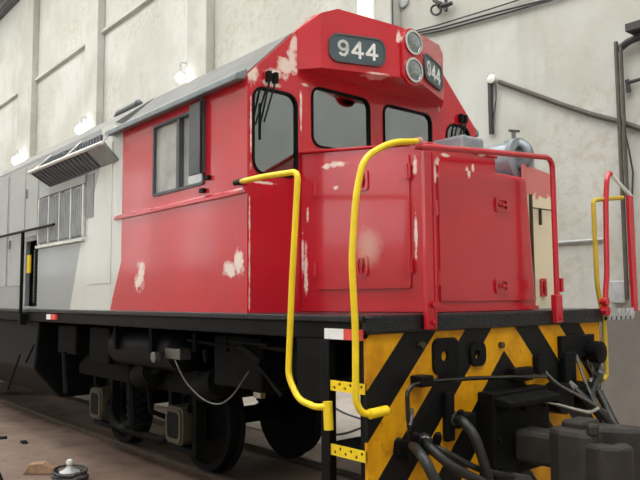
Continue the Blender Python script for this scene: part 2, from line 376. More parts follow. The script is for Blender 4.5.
# --- cab
sw = (-1.50, 1.035, -.60, 1.69)
side_out = [(XR, 0), (.011, 0), (.011, 1.79), (XR, 1.79)]
def cab_side(y, un, near):
    hole = rrect(sw[0], sw[1], sw[2], sw[3], .03)
    p = G().panel(side_out, [hole], (0, y, H), X3, Z3, un, .05).build('cab_side', 'red_side', L)
    s_ = un[1]
    fr = G().panel(rrect(sw[0], sw[1], sw[2], sw[3], .03), [rrect(sw[0]+.025, sw[1]+.025, sw[2]-.025, sw[3]-.025, .02)], (0, y+s_*.012, H), X3, Z3, un, .07)
    fr.box(-1.05, -1.0, min(y-s_*.04, y+s_*.015), max(y-s_*.04, y+s_*.015), z(sw[1]), z(sw[3])); fr.build('window_frame', 'dark_grey', p)
    for a, b, dy in ((sw[0]+.02, -1.02, -.02), (-1.03, sw[2]-.02, -.035)):
        G().box(a, b, y+s_*dy-.003, y+s_*dy+.003, z(sw[1]+.02), z(sw[3]-.02)).build('window_pane', 'pale_sheen_glass', p)
    if near:
        wd = G().box(-.775, -.58, y-.05, y-.035, z(1.12), z(1.72)); wd.box(-.60, -.58, y-.05, y, z(1.12), z(1.72))
        wd.build('wind_deflector', 'dark_grey', p, .004)
        G().box(-.60, -.58, y-.04, y, z(1.72), z(1.745)).build('deflector_bracket', 'steel', p)
    g = G(); ya, yb = y, y+s_*.022
    g.prism([(ya, z(.892)), (yb, z(.895)), (yb, z(.915)), (ya, z(.94))], 0, -2.29, 0.01); g.build('belt_rail', 'red', p)
    g = G(); g.prism([(y-s_*.02, z(1.77)), (y+s_*.09, z(1.745)), (y+s_*.09, z(1.80)), (y-s_*.02, z(1.86))], 0, -2.40, -.015); g.build('rain_gutter', 'gutter_grey', p, .01)
    return p
cs = cab_side(-W, (0, -1, 0), True); cab_side(W, (0, 1, 0), False)
# cab front wall with four windows
wf = [(-1.35, 1.05, -.925, 1.72, .10), (-.77, 1.335, -.115, 1.83, .09), (.06, 1.335, .705, 1.83, .09), (.925, 1.08, 1.30, 1.80, .13)]
front_out = [(-W+.003, 0), (W-.003, 0), (W-.003, 1.80), (.73, 2.44), (-.73, 2.44), (-W+.003, 1.80)]
cf = G().panel(front_out, [rrect(*q) for q in wf], (.012, 0, H), Y3, Z3, X3, .05).build('cab_front', 'red_front', L)
for i, (a, b, c, e, r) in enumerate(wf):
    g = G().panel(rrect(a-.006, b-.006, c+.006, e+.006, r), [rrect(a+.012, b+.012, c-.012, e-.012, r-.015)], (.022, 0, H), Y3, Z3, X3, .05); g.build('window_gasket', 'rubber', cf)
    G().panel(rrect(a+.005, b+.005, c-.005, e-.005, r-.01), [], (.002, 0, H), Y3, Z3, X3, .006).build('window_pane', 'glass', cf)
for y0, y1, zt in ((-1.22, -1.31, 1.80), (1.13, 1.04, 1.86)):
    g = G(); g.box(.012, .06, y0-.015, y0+.015, z(zt-.03), z(zt+.05)); g.box(.012, .06, y0+.05, y0+.08, z(zt-.03), z(zt+.05))
    g.tube([(.06, y0, z(zt)), (.06, y1, z(zt-.36))], .009, 6); g.tube([(.055, y0+.06, z(zt)), (.06, y1+.03, z(zt-.36))], .008, 6)
    g.box(.035, .055, y1-.006, y1+.006, z(zt-.5), z(zt-.22)) if y0 < 0 else None; g.build('wiper', 'rubber', cf)
# cab roof and interior
rp = [(-W-.02, 1.79), (-.95, 2.24), (-.6, 2.36), (0, 2.40), (.6, 2.36), (.95, 2.24), (W+.02, 1.79)]
rin = [(a*.97, b-.04) for a, b in rp][::-1]
G().prism([(a, z(b)) for a, b in rp+rin], 0, -2.42, -.03).build('cab_roof', 'roof_grey', L)
rp2 = [(-W, 1.80), (-.73, 2.44), (.73, 2.44), (W, 1.80)]; ri2 = [(a*.96, b-.05) for a, b in rp2][::-1]
G().prism([(a, z(b)) for a, b in rp2+ri2], 0, -.05, .0115).build('roof_front_hoop', 'red', L)
G().box(XR, XR+.05, -W+.05, W-.05, z(0), z(1.8)).build('cab_rear_wall', 'interior', L)
cst = G().box(-.75, -.25, .15, 1.0, z(0), z(.95)); cst.prism([(.15, z(.95)), (1.0, z(.95)), (1.0, z(1.2)), (.15, z(1.2))], 0, -.75, -.55); cst.build('control_stand', 'interior', L, .02)
for y0 in (-1.0, .55):
    g = G().box(-1.5, -1.05, y0, y0+.45, z(.45), z(.55)); g.box(-1.55, -1.45, y0, y0+.45, z(.55), z(1.15)); g.box(-1.33, -1.23, y0+.18, y0+.27, z(0), z(.45)); g.build('driver_seat', 'dark_grey', L, .03)
# --- headlight and number box
zb_ = 1.935
plan = [(0.0, -.93), (.17, -.80), (.40, -.14), (.40, .13), (.17, .71), (0.0, .88)]
top = [2.25, 2.385, 2.37, 2.37, 2.385, 2.27]
g = G(); n = 6
vs = [(a, b, z(zb_)) for a, b in plan]+[(a, b, z(t)) for (a, b), t in zip(plan, top)]+[(.0, -.73, z(2.44)), (.0, .73, z(2.44)), (.17+.23*(.14/.66), -.66, z(2.44)), (.17+.23*(.10/.58), .61, z(2.44))]
# cheek faces, bottom, lid
g.add(vs, [(0, 1, 2, 3, 4, 5), (0, 1, 7, 6), (1, 2, 8, 14, 7), (2, 3, 9, 8), (3, 4, 10, 15, 9), (4, 5, 11, 10), (6, 7, 14, 12), (10, 11, 13, 15), (14, 8, 9, 15), (12, 14, 15, 13), (0, 5, 11, 13, 12, 6)])
nb = g.build('number_box', 'red_box', L)
def digit(chr_, c, ux, un, parent, h=.135, w_=.096, t=.023):
    # painted numeral cut from flat strokes
    def ribbon(g, pts):
        for (a, b), (p, q) in zip(pts[:-1], pts[1:]):
            A, B = Vector((a, b)), Vector((p, q)); u = (B-A).normalized(); n_ = Vector((-u.y, u.x))*t/2; A2, B2 = A-u*t*.25, B+u*t*.25
            g.panel([tuple(A2-n_), tuple(B2-n_), tuple(B2+n_), tuple(A2+n_)], [], c+un*.004, ux, Z3, un, .0045)
    g = G()
    if chr_ == '4':
        ribbon(g, [(.018, -h/2), (.018, h/2-.006), (-w_/2, -.028), (w_/2, -.028)])
    else:
        cx, cy, rx, ry = 0, .022, w_/2-t/2, h/2-.022-t/2
        ring = [(cx+rx*math.cos(i*math.pi/10), cy+ry*math.sin(i*math.pi/10)) for i in range(21)]
        ribbon(g, ring)
        ribbon(g, [(rx, .022), (rx, -.012), (rx*.8, -.036), (rx*.35, -h/2+t/2), (-rx*.3, -h/2+t/2), (-rx*.8, -h/2+t)])
    g.build('numeral', 'white_paint', parent)
for sgn in (-1, 1):
    a, b = Vector((.17, -.80 if sgn < 0 else .71, 0)), Vector((.40, -.14 if sgn < 0 else .13, 0))
    ux = (b-a).normalized()*(1 if sgn < 0 else -1); un = ux.cross(Z3).normalized()
    cpx = hit(357, 50.5, a, un) if sgn < 0 else None
    mid = (a+b)*.5
    off = (cpx-mid).dot(ux) if sgn < 0 else -.015
    off_n = off
    c = mid+ux*off; c.z = cpx.z if sgn < 0 else zc_
    zc_ = c.z
    hw, hh = .238, .105
    pl = G().panel(rrect(-hw, -hh, hw, hh, .075), [], c+un*.014, ux, Z3, un, .012).build('number_board', 'slate', nb)
    rim = G().panel(rrect(-hw-.014, -hh-.014, hw+.014, hh+.014, .085), [rrect(-hw+.002, -hh+.002, hw-.002, hh-.002, .073)], c+un*.020, ux, Z3, un, .019); rim.build('number_board_rim', 'dark_grey', nb)
    for kd, ch_ in enumerate('944'):
        digit(ch_, c+un*.0145+ux*((kd-1)*.128), ux, un, nb)
sur = G().panel(rrect(-.125, 1.885, .115, 2.37, .1), [[(.108*math.cos(t*math.pi/12)-.005, zc+.108*math.sin(t*math.pi/12)) for t in range(24)] for zc in (2.01, 2.25)], (.435, 0, H), Y3, Z3, X3, .034)
sur.build('headlight_surround', 'red_box', nb, .008)
for zc in (2.25, 2.01):
    c = (.40, -.005, z(zc))
    hl = G().lathe(c, X3, [(.0, .106), (.05, .106), (.052, .088), (.03, .088)], 28, False).build('headlight', 'chrome', L, 0, True)
    G().lathe(c, X3, [(.042, .088), (.02, .07), (.006, .03), (.004, .004)], 28, True).build('reflector', 'chrome', hl, 0, True)
    lens = G().lathe(c, X3, [(.044, .088), (.056, .06), (.06, .02), (.0605, .001)], 28, True).build('headlight_lens', 'glass', hl, 0, True)
    fn = G()
    for yy in (-.04, 0, .04): fn.box(.452, .458, -.005+yy-.003, -.005+yy+.003, z(zc-.06), z(zc+.06))
    G().tube([(.42, -.005, z(zc-.0)), (.445, -.005, z(zc))], .02, 10).build('bulb', 'porcelain', hl, 0, True)
# --- nose
def npt(x, y): return (x, y)
def nw(x): return .9-.25*x/1.12
def ntop(x): return 1.27-.08*x/1.12
g = G()
def nose_block(x0, x1, ya, yb, zl0, tops):
    (a0, b0), (a1, b1) = ya, yb           # (left,right) at x0 and x1
    vs = [(x0, a0, zl0), (x0, b0, zl0), (x1, b1, zl0), (x1, a1, zl0), (x0, a0, tops[0]), (x0, b0, tops[0]), (x1, b1, tops[1]), (x1, a1, tops[1])]
    g.add(vs, [(0, 1, 2, 3), (4, 5, 6, 7), (0, 1, 5, 4), (1, 2, 6, 5), (2, 3, 7, 6), (3, 0, 4, 7)])
XN = .25; pr_ = [(.013, nw(0)), (1.12, nw(1.12))]
# one closed shell with the corner notch
zn = 1.065; yn = .155
V = [(.013, -nw(0), 0), (1.12, -nw(1.12), 0), (1.12, nw(1.12), 0), (.013, nw(0), 0),           # 0-3 base
     (.013, -nw(0), ntop(0)), (1.12, -nw(1.12), ntop(1.12)), (1.12, yn, ntop(1.12)), (1.12, yn, zn), (1.12, .56, zn),   # 4-8
     (XN, yn, ntop(XN)), (XN, yn, zn), (XN, nw(XN), zn), (XN, nw(XN), ntop(XN)), (.013, nw(0), ntop(0))]                      # 9-13
g.add([(a, b, z(c)) for a, b, c in V], [(0, 3, 2, 1), (0, 1, 5, 4), (1, 2, 8, 7, 6, 5), (2, 3, 13, 12, 11, 8), (4, 5, 6, 9, 12, 13), (6, 7, 10, 9), (7, 8, 11, 10), (9, 10, 11, 12), (0, 4, 13, 3)])
ns = g.build('nose', 'red_nose', L, .018)
lip = G().tube([(.03, -nw(0)-.006, z(ntop(0)-.012)), (1.12, -nw(1.12)-.006, z(ntop(1.12)-.012)), (1.126, yn, z(ntop(1.12)-.012))], .012, 8); lip.build('nose_top_beading', 'red_nose', ns, 0, True)
# near-face door
ud = (NL[1]-NL[0]).normalized()
def on_near(x, y): return (nl(x, y)-NL[0]).dot(ud)
d0, d1 = on_near(317, 230), on_near(411, 230)
dr = G().panel(rrect(d0, .17, d1, 1.12, .02), [], Vector((0, -.9, H))+nn*.016, ud, Z3, nn, .02).build('nose_door', 'red_nose', ns, .004)
G().panel([(.03, .005), (1.14, .005), (1.14, .035), (.03, .035)], [], Vector((0, -.9, H))+nn*.02, ud, Z3, nn, .022).build('base_angle', 'red_nose', ns)
# front door
df = G().panel([(-.55, .075), (.60, .075), (.53, 1.03), (-.55, 1.03)], [], (1.136, 0, H), Y3, Z3, X3, .02).build('nose_door', 'red_nose', ns, .004)
G().box(1.12, 1.142, -.64, .64, z(.005), z(.035)).build('base_angle', 'red_nose', ns)
def hinge(parent, c, u, n_):
    g = G(); g.obox(c, u, Z3, n_, .022, .05, .012); g.tube([Vector(c)+Vector(n_)*.014-Z3*.055, Vector(c)+Vector(n_)*.014+Z3*.055], .011, 8); g.build('hinge', 'red_nose', parent)
def latch(parent, c, u, n_, vert):
    g = G(); c = Vector(c); u = Vector(u); n_ = Vector(n_)
    a, b = (.03, .055) if vert else (.06, .035)
    g.panel(rrect(-a-.02, -b-.02, a+.02, b+.02, .02), [rrect(-a, -b, a, b, .02)], c+n_*.014, u, Z3, n_, .014); g.build('latch_cup', 'red_nose', parent)
    g = G(); g.obox(c+n_*.012, u, Z3, n_, *((.008, .05, .01) if vert else (.05, .008, .01))); g.obox(c+n_*.016+Z3*.0, u, Z3, n_, .014, .014, .014); g.build('latch_handle', 'red_nose', parent, .003)
for q in ((409, 172), (411.5, 266)): hinge(dr, nl(*q)+nn*.02, ud, nn)
for q in ((364, 181), (364, 266)): latch(dr, nl(*q)+nn*.017, ud, nn, True)
for q in ((435, 208), (437.5, 278)): hinge(df, at(q[0], q[1], 0, 1.14), Y3, X3)
for q in ((501, 205), (501, 286)): latch(df, at(q[0], q[1], 0, 1.137), Y3, X3, False)
for q in ((317, 270), (317, 190)): hinge(ns, nl(*q)+nn*.01, ud, nn)
# open side door seen edge-on past the front corner
e0, e1 = Vector((1.09, .57, 0)), Vector((1.02, 1.12, 0)); ue = (e1-e0).normalized(); ne = Vector((ue.y, -ue.x, 0))
od = G().panel([(0, .02), (.55, .02), (.55, 1.16), (0, 1.18)], [], e0+Vector((0, 0, H)), ue, Z3, ne, .02).build('open_nose_door', 'primer_door', L)
tag(od, 'cream primed open door with red paint left along its top')
g = G(); g.obox(e0+ue*.09+ne*.01+Z3*z(.5), ue, Z3, ne, .012, .44, .01); g.build('door_stiffener', 'olive', od)
g = G(); g.tube([e0+ue*.1+ne*.02+Z3*z(.83), e0+ue*.46+ne*.02+Z3*z(.84)], .006, 6); g.obox(e0+ue*.25+ne*.015+Z3*z(.77), ue, Z3, ne, .008, .07, .01); g.build('door_bolt', 'olive', od)
latch(od, e0+ue*.27+ne*.006+Z3*z(.18), ue, ne, True)
# blower standing in the notch
bc = Vector((.74, .64, z(1.235)))
bl = G().lathe(bc, X3, [(-.3, .10), (-.28, .155), (.2, .165), (.22, .15), (.24, .15), (.245, .185), (.29, .185), (.295, .12), (.27, .10), (.268, .02)], 28).build('blower', 'motor_grey', L, 0, True)
tag(bl, 'grey cylindrical blower with an elbow pipe in the notch of the nose')
g = G(); g.tube([bc+Vector((.27, 0, -.05)), bc+Vector((.35, 0, -.03)), bc+Vector((.36, 0, .09)), bc+Vector((.25, 0, .15)), bc+Vector((.15, 0, .15))], .042, 12, True, .08); g.build('elbow_pipe', 'bluegrey_steel', bl, 0, True)
g = G(); g.tube([bc+Vector((.22, .0, .15)), bc+Vector((.22, 0, .245))], .018, 8); g.tube([bc+Vector((.22, -.06, .25)), bc+Vector((.22, .08, .265))], .012, 8); g.build('lifting_handle', 'steel', bl)
G().box(.36, 1.0, .45, .68, z(1.066), z(1.10)).build('blower_base', 'motor_grey', bl, .01)
g = G().box(.45, .80, .17, .46, z(1.066), z(1.43)); g.build('blower_housing', 'motor_grey', bl, .03)
# --- red front handrail
XH = 1.30
zl_ = at(413, 146, 0, XH).z; zr_ = at(545, 155, 0, XH).z; yl_ = -.86; yr_ = at(555, 240, 0, XH).y
g = G(); g.tube([(XH, at(413, 146, 0, XH).y, zl_), (XH, at(480, 151, 0, XH).y, at(480, 151, 0, XH).z), (XH, yr_, zr_-.01), (XH, yr_-.0, z(-.02))], .022, 12, True, .1)
hr = g.build('front_handrail', 'red', L, 0, True)
g = G(); a0 = at(427, 150, 0, XH); 
g.box(XH-.012, XH+.012, yl_-.055, yl_+.035, z(-.10), z(1.06)); g.box(XH-.05, XH+.02, yl_+.03, yl_+.045, z(-.10), z(1.06)); g.box(XH-.0, XH+.03, yl_-.065, yl_-.05, z(-.10), z(1.06))
g.build('handrail_post', 'red', hr, .004)
g = G(); g.box(XH-.03, XH+.025, yr_-.045, yr_+.045, z(-.10), z(.12)); g.build('handrail_foot', 'red', hr, .01)
for yy, zz in ((yl_+.005, -.05), (yl_+.005, .06), (yr_, -.06)): G().lathe((XH+.012, yy, z(zz)), X3, [(0, .02), (.022, .018)], 8).build('handrail_bolt', 'red', hr)
g = G().box(XH-.02, XH+.02, yr_+.045, yr_+.075, z(.14), z(.25)); g.build('handrail_clip', 'red', hr, .005)
# --- yellow grab rails at the near steps
g = G(); g.tube([(.03, -1.46, z(.968)), (.35, -1.5, z(.955)), (.745, -1.5, z(.935)), (.675, -1.5, z(.2)), (.632, -1.5, z(-.40)), (.74, -1.5, z(-.54)), (.90, -1.49, z(-.57)), (.975, -1.47, z(-.56))], .021, 12, True, .06)
y1 = g.build('step_grab_rail', 'yellow', L, 0, True)
g = G(); g.tube([(.975, -1.46, z(-.53)), (.985, -1.46, z(-.70))], .03, 10); g.build('rail_socket', 'yellow', y1, 0, True)
g = G(); g.tube([(-.09, -1.44, z(.975)), (.06, -1.462, z(.967))], .023, 10); g.tube([(-.07, -1.39, z(.975)), (-.07, -1.45, z(.975))], .018, 8); g.build('rail_stub', 'rubber', y1, 0, True)
g = G(); g.tube([(1.30, -.93, z(1.115)), (1.29, -1.18, z(1.08)), (1.26, -1.40, z(.96)), (1.25, -1.46, z(.72)), (1.25, -1.5, z(.33)), (1.25, -1.475, z(-.1)), (1.25, -1.48, z(-.5)), (1.26, -1.44, z(-.575)), (1.29, -1.36, z(-.575))], .021, 12, True, .1)
y2 = g.build('step_grab_rail', 'yellow', L, 0, True)
g = G(); g.tube([(1.28, -1.40, z(-.577)), (1.30, -1.27, z(-.565))], .03, 10); g.build('rail_socket', 'yellow', y2, 0, True)
g = G(); g.tube([(1.30, -.955, z(1.115)), (1.30, -.925, z(1.118))], .027, 12); g.build('rail_collar', 'pale_pink', y2, 0, True)
# far corner: grab rail, post, brace, plate and fold-down step
g = G(); g.tube([(1.3, 1.80, z(.99)), (1.27, 1.33, z(.93)), (1.26, 1.36, z(.2)), (1.27, 1.44, z(-.15)), (1.27, 1.44, z(-.58)), (1.27, 1.36, z(-.6))], .02, 10, True, .05); g.build('step_grab_rail', 'old_yellow', L, 0, True)
g = G(); g.tube([(1.3, 1.41, z(-.05)), (1.3, 1.42, z(.12)), (1.3, 1.46, z(.3)), (1.3, 1.49, z(.9)), (1.3, 1.53, z(1.13)), (1.3, 1.57, z(1.19)), (1.3, 1.60, z(1.18))], .024, 10, True, .05); fp = g.build('corner_post', 'red', L, 0, True)
g = G(); g.tube([(1.3, 1.59, z(1.185)), (1.3, 1.97, z(1.02))], .016, 8); g.build('brace', 'white_paint', fp, 0, True)
g = G().box(1.285, 1.315, 1.90, 1.985, z(-.03), z(1.02)); g.build('post_plate', 'red', fp, .005)
g = G().lathe((1.3, 1.40, z(-.02)), X3, [(-.03, .04), (.03, .04)], 10); g.lathe((1.3, 1.40, z(.06)), X3, [(-.03, .035), (.03, .035)], 10); g.build('post_clamp', 'red', fp)
g = G().box(1.0, 1.30, 1.415, 1.93, z(-.10), z(-.07)); st = g.build('fold_down_step', 'black', L)
for i in range(6):
    yy = 1.43+i*.085; G().prism([(yy, z(-.1)), (yy+.04, z(-.1)), (yy+.08, z(0)), (yy+.04, z(0))], 0, 1.285, 1.312).build('step_slat', 'box_grey', st)
# --- pilot
pl = G().box(1.225, 1.25, -1.386, 1.386, z(-1.38), z(-.115)).build('pilot_plate', 'warning_stripes', L)
for ya, yb in ((-1.386, -1.345), (1.345, 1.386)): G().box(1.19, 1.225, ya, yb, z(-1.38), z(-.155)).build('pilot_flange', 'black', pl)
# bolts over the pilot
for q in ((420, 345), (500, 345)):
    G().lathe(at(q[0], q[1], 0, 1.25), X3, [(0, .024), (.03, .022), (.031, .004)], 10).build('pilot_bolt', 'olive', pl)
# steps beside the pilot
lp = G().box(.862, .945, -1.42, -1.36, z(-1.30), z(-.155)).build('ladder_post', 'black', L, .006)
g = G().box(.60, .862, -1.40, -1.37, z(-.55), z(-.155)); g.build('step_side_plate', 'black', L)
def holes_row(z0, z1):
    hs = []
    nx = 7
    for i in range(nx):
        cx = .935+.288*i/(nx-1); cz = z0+(z1-z0)*(.32 if i % 2 else .68)
        hs.append([(cx+.011*math.cos(t*math.pi/4), cz+.011*math.sin(t*math.pi/4)) for t in range(8)])
    return hs
for z0, z1 in ((-.468, -.405), (-.862, -.795)):
    tr_ = G().panel([(.905, z0), (1.25, z0), (1.25, z1), (.905, z1)], holes_row(z0, z1), (0, -1.41, H), X3, Z3, -Y3, .008).build('step_tread', 'yellow', L)
    G().box(.905, 1.22, -1.395, -1.05, z(z1-.02), z(z1)).build('tread_surface', 'black', tr_)
    G().box(.905, 1.25, -1.401, -1.398, z(z0), z(z1)).build('tread_backing', 'black', tr_)
G().box(.905, 1.22, -1.05, -1.03, z(-.42), z(-.155)).build('step_back_plate', 'black', L)
# reflective strip
rs_ = G().box(.905, 1.085, -1.422, -1.402, z(-.150), z(-.085)).build('reflective_strip', 'white_paint', L)
G().box(1.085, 1.24, -1.422, -1.402, z(-.150), z(-.085)).build('red_reflective_strip', 'reflect_red', L)
r2 = at(49, 316, 1, -1.43); G().box(r2.x-.09, r2.x+.05, -1.43, -1.402, z(-.12), z(-.06)).build('reflective_strip', 'white_paint', L); G().box(r2.x+.05, r2.x+.2, -1.43, -1.402, z(-.12), z(-.06)).build('red_reflective_strip', 'reflect_red', L)
# --- coupler and draft gear
dg = G().box(1.25, 1.38, -.33, .36, z(-1.12), z(-.55)); dg.prism([(1.25, z(-.55)), (1.5, z(-.60)), (1.5, z(-.64)), (1.25, z(-.66))], 1, -.3, .33); dg = dg.build('draft_gear_box', 'undergear', L, .01)
for yy in (-.27, 0.02, .3):
    for zz in (-.68, -.86, -1.05): G().lathe((1.38, yy, z(zz)), X3, [(0, .02), (.018, .018)], 8).build('draft_gear_bolt', 'undergear', dg)
g = G().box(1.38, 1.75, -.11, .11, z(-1.03), z(-.81)); cp = g.build('coupler_shank', 'coupler_iron', L, .03)
# knuckle coupler head: plan outline extruded, with lock lug
hd = [(1.68, -.16), (1.78, -.20), (1.92, -.19), (2.02, -.14), (2.0, -.05), (1.9, .0), (1.9, .07), (2.0, .12), (2.12, .2), (2.2, .27), (2.15, .33), (1.98, .29), (1.82, .22), (1.68, .17)]
g = G().prism(hd, 2, z(-1.16), z(-.745)); g.build('coupler_head', 'coupler_iron', cp, .035)
kn = [(1.93, -.17), (2.06, -.2), (2.17, -.14), (2.2, -.04), (2.13, .03), (2.06, .0), (2.07, -.07), (1.97, -.09)]
G().prism(kn, 2, z(-1.09), z(-.81)).build('coupler_knuckle', 'coupler_iron', cp, .025)
g = G().box(1.74, 1.9, -.1, .12, z(-.77), z(-.70)); g.tube([(1.98, -.13, z(-.77)), (1.98, -.13, z(-.69))], .04, 10); g.build('coupler_lock_lug', 'coupler_iron', cp, .02)
# uncoupling lever
A = [at(411, 440, 0, 1.33), at(408, 420, 0, 1.33), at(407, 392, 0, 1.33), at(414, 384, 0, 1.33), at(430, 381, 0, 1.33), at(480, 378, 0, 1.33), at(546, 376, 0, 1.33)]
ul = G().tube(A, .014, 8, True, .05).build('uncoupling_lever', 'black_gloss', L, 0, True)
c = at(421, 381, 0, 1.3); G().box(1.25, 1.35, c.y-.05, c.y+.07, c.z-.035, c.z+.035).build('lever_bracket', 'black', ul, .01)
for q, hw_, hh_, hr_ in (((447, 356), .13, .12, .035), ((479, 354), .085, .085, .03)):
    c = at(q[0], q[1], 0, 1.27)
    G().panel(rrect(-hw_, -hh_, hw_, hh_, .06), [[(hr_*math.cos(i*math.pi/6)-.02, hr_*math.sin(i*math.pi/6)) for i in range(12)]], c, Y3, Z3, X3, .03).build('tow_bracket', 'black', pl, .004)
for q, a_, b_ in (((541, 364), .09, .07), ((567, 372), .08, .16), ((520, 374), .12, .05)):
    c = at(q[0], q[1], 0, 1.27); G().box(1.25, 1.31, c.y-a_, c.y+a_, c.z-b_, c.z+b_).build('pipe_bracket', 'black', pl, .012)
G().tube([at(412, 408, 0, 1.34), at(412, 416, 0, 1.34), at(410, 425, 0, 1.34)], .012, 6).build('lever_chain', 'steel', ul)
# brake hoses
def hose(pts, r, mat='hose_rubber', gl=True):
    h = G().tube(pts, r, 10, True, .12).build('brake_hose', mat, L, 0, True)
    p, q = Vector(pts[-2]), Vector(pts[-1]); u = (q-p).normalized()
    if gl:
        g = G(); g.lathe(q-u*.02, u, [(-.05, r*1.35), (.0, r*1.35), (.0, r*1.15), (.05, r*1.5), (.10, r*1.5), (.12, r*.9)], 12); g.build('glad_hand', 'steel', h, 0, True)
    g = G().lathe(Vector(pts[0]), Vector(pts[1])-Vector(pts[0]), [(-.03, r*1.4), (.05, r*1.4), (.06, r*1.1)], 8); g.build('hose_fitting', 'steel', h)
    return h
hose([at(412, 445, 0, 1.27), at(414, 447, 0, 1.4), at(424, 458, 0, 1.55), at(440, 490, 0, 1.62), at(470, 540, 0, 1.6)], .032)
hose([at(424, 440, 0, 1.27), at(428, 446, 0, 1.38), at(450, 466, 0, 1.5), at(490, 486, 0, 1.6), at(520, 510, 0, 1.6)], .03)
hose([at(455, 420, 0, 1.28), at(462, 420, 0, 1.42), at(474, 434, 0, 1.5), at(484, 462, 0, 1.55), at(492, 495, 0, 1.55)], .032)
hose([at(432, 443, 0, 1.3), at(440, 449, 0, 1.4), at(478, 470, 0, 1.5), at(520, 478, 0, 1.55)], .02)
for q, xx, ya, yb, za, zb in (((412, 448), 1.33, .09, .1, .06, .06), ((456, 420), 1.36, .07, .1, .04, .05), ((448, 410), 1.3, .04, .04, .2, .12)):
    c = at(q[0], q[1], 0, 1.27); G().box(1.25, xx, c.y-ya, c.y+yb, c.z-za, c.z+zb).build('hose_bracket', 'black', L, .012)
for i, (x, y) in enumerate(((415, 440), (437, 440), (460, 417), (398, 446))):
    c = at(x, y, 0, 1.36); G().lathe(c, Vector((.4, -.2, .8)), [(-.05, .025), (.02, .03), (.05, .018)], 8).build('angle_cock', 'undergear', L, 0, True)
# far-side pipes, chain and cables
hose([at(600, 372, 0, 1.3), at(590, 395, 0, 1.4), at(598, 410, 0, 1.5), at(625, 440, 0, 1.6), at(650, 452, 0, 1.7)], .03, 'hose_rubber', False)
hose([at(576, 356, 0, 1.28), at(584, 380, 0, 1.36), at(596, 405, 0, 1.45), at(610, 420, 0, 1.5)], .012, 'steel', False)
hose([at(540, 366, 0, 1.27), at(556, 384, 0, 1.36), at(580, 396, 0, 1.45), at(606, 412, 0, 1.5)], .012, 'steel', False)
hose([at(540, 400, 0, 1.4), at(562, 406, 0, 1.5), at(590, 413, 0, 1.6), at(598, 408, 0, 1.6)], .012, 'bright_steel', False)
hose([at(592, 384, 0, 1.3), at(602, 398, 0, 1.4), at(612, 420, 0, 1.5), at(622, 436, 0, 1.6)], .034, 'hose_rubber', False)
hose([at(570, 385, 0, 1.3), at(585, 398, 0, 1.42), at(602, 420, 0, 1.5), at(608, 434, 0, 1.55)], .026, 'hose_rubber', False)
c = at(574, 345, 0, 1.27); G().box(1.25, 1.29, c.y-.22, c.y+.3, c.z-.1, c.z+.08).build('far_hose_bracket', 'black', L, .01)
for q, r in (((596, 352), .09), ((584, 395), .11), ((560, 398), .12)): G().lathe(at(q[0], q[1], 0, 1.33), X3, [(-.08, r), (.05, r), (.06, r*.6)], 12).build('air_valve', 'black', L, 0, True)
chl = [at(585, 352, 0, 1.27), at(592, 370, 0, 1.3), at(602, 392, 0, 1.36)]
ch = None
for i in range(9):
    t = i/8; p = chl[0]*(1-t)**2+chl[1]*2*t*(1-t)+chl[2]*t*t
    g = G(); R_ = .026; pts = [p+Vector((R_*.5*math.cos(a) if i % 2 else 0, 0 if i % 2 else R_*.5*math.cos(a), R_*1.2*math.sin(a))) for a in [j*math.pi/4 for j in range(9)]]
    g.tube(pts, .006, 5)
    if ch is None: ch = G().tube([chl[0]+Z3*.05, chl[0]], .012, 6).build('safety_chain', 'steel', L)
    g.build('chain_link', 'steel', ch)

# --- engine room body behind the cab
XB0, XB1 = -14, XR
BT = 1.90
niche = (-5.04, .03, -4.58, .86)
body = G().panel([(XB0, 0), (XB1, 0), (XB1, BT), (XB0, BT)], [[(niche[0], niche[1]), (niche[2], niche[1]), (niche[2], niche[3]), (niche[0], niche[3])]], (0, -W+.004, H), X3, Z3, -Y3, .06).build('body_side', 'red_side', L)
G().panel([(XB0, 0), (XB1, 0), (XB1, BT), (XB0, BT)], [], (0, W-.004, H), X3, Z3, Y3, .06).build('body_side', 'red_side', L)
br = [(-W+.004, BT), (-.95, 2.245), (-.6, 2.33), (0, 2.36), (.6, 2.33), (.95, 2.245), (W-.004, BT)]; bri = [(a*.97, b-.05) for a, b in br][::-1]
G().prism([(a, z(b)) for a, b in br+bri], 0, XB0, -2.42).build('body_roof', 'body_roof_grey', L)
G().box(niche[0], niche[2], -1.36, -1.10, z(niche[1]), z(niche[3])).build('step_niche', 'black', body) if 0 else None
g = G().box(niche[0]-.02, niche[2]+.02, -1.30, -1.27, z(0), z(.9)); g.build('niche_back', 'rubber', body)
for xa_ in (niche[0]-.02, niche[2]): G().box(xa_, xa_+.02, -1.345, -1.28, z(0), z(.9)).build('niche_side', 'rubber', body)
g = G().box(-4.93, -4.82, -1.42, -1.40, z(.45), z(.68)); g.build('warning_tag', 'yellow', body)
g = G()
for i in range(22):
    zz = z(.72-.03*i); g.box(-4.685 if i % 2 else -4.692, -4.655 if i % 2 else -4.648, -1.41, -1.40, zz-.011, zz+.011)
chn = g.build('hanging_chain', 'steel', body); chn['kind'] = 'stuff'
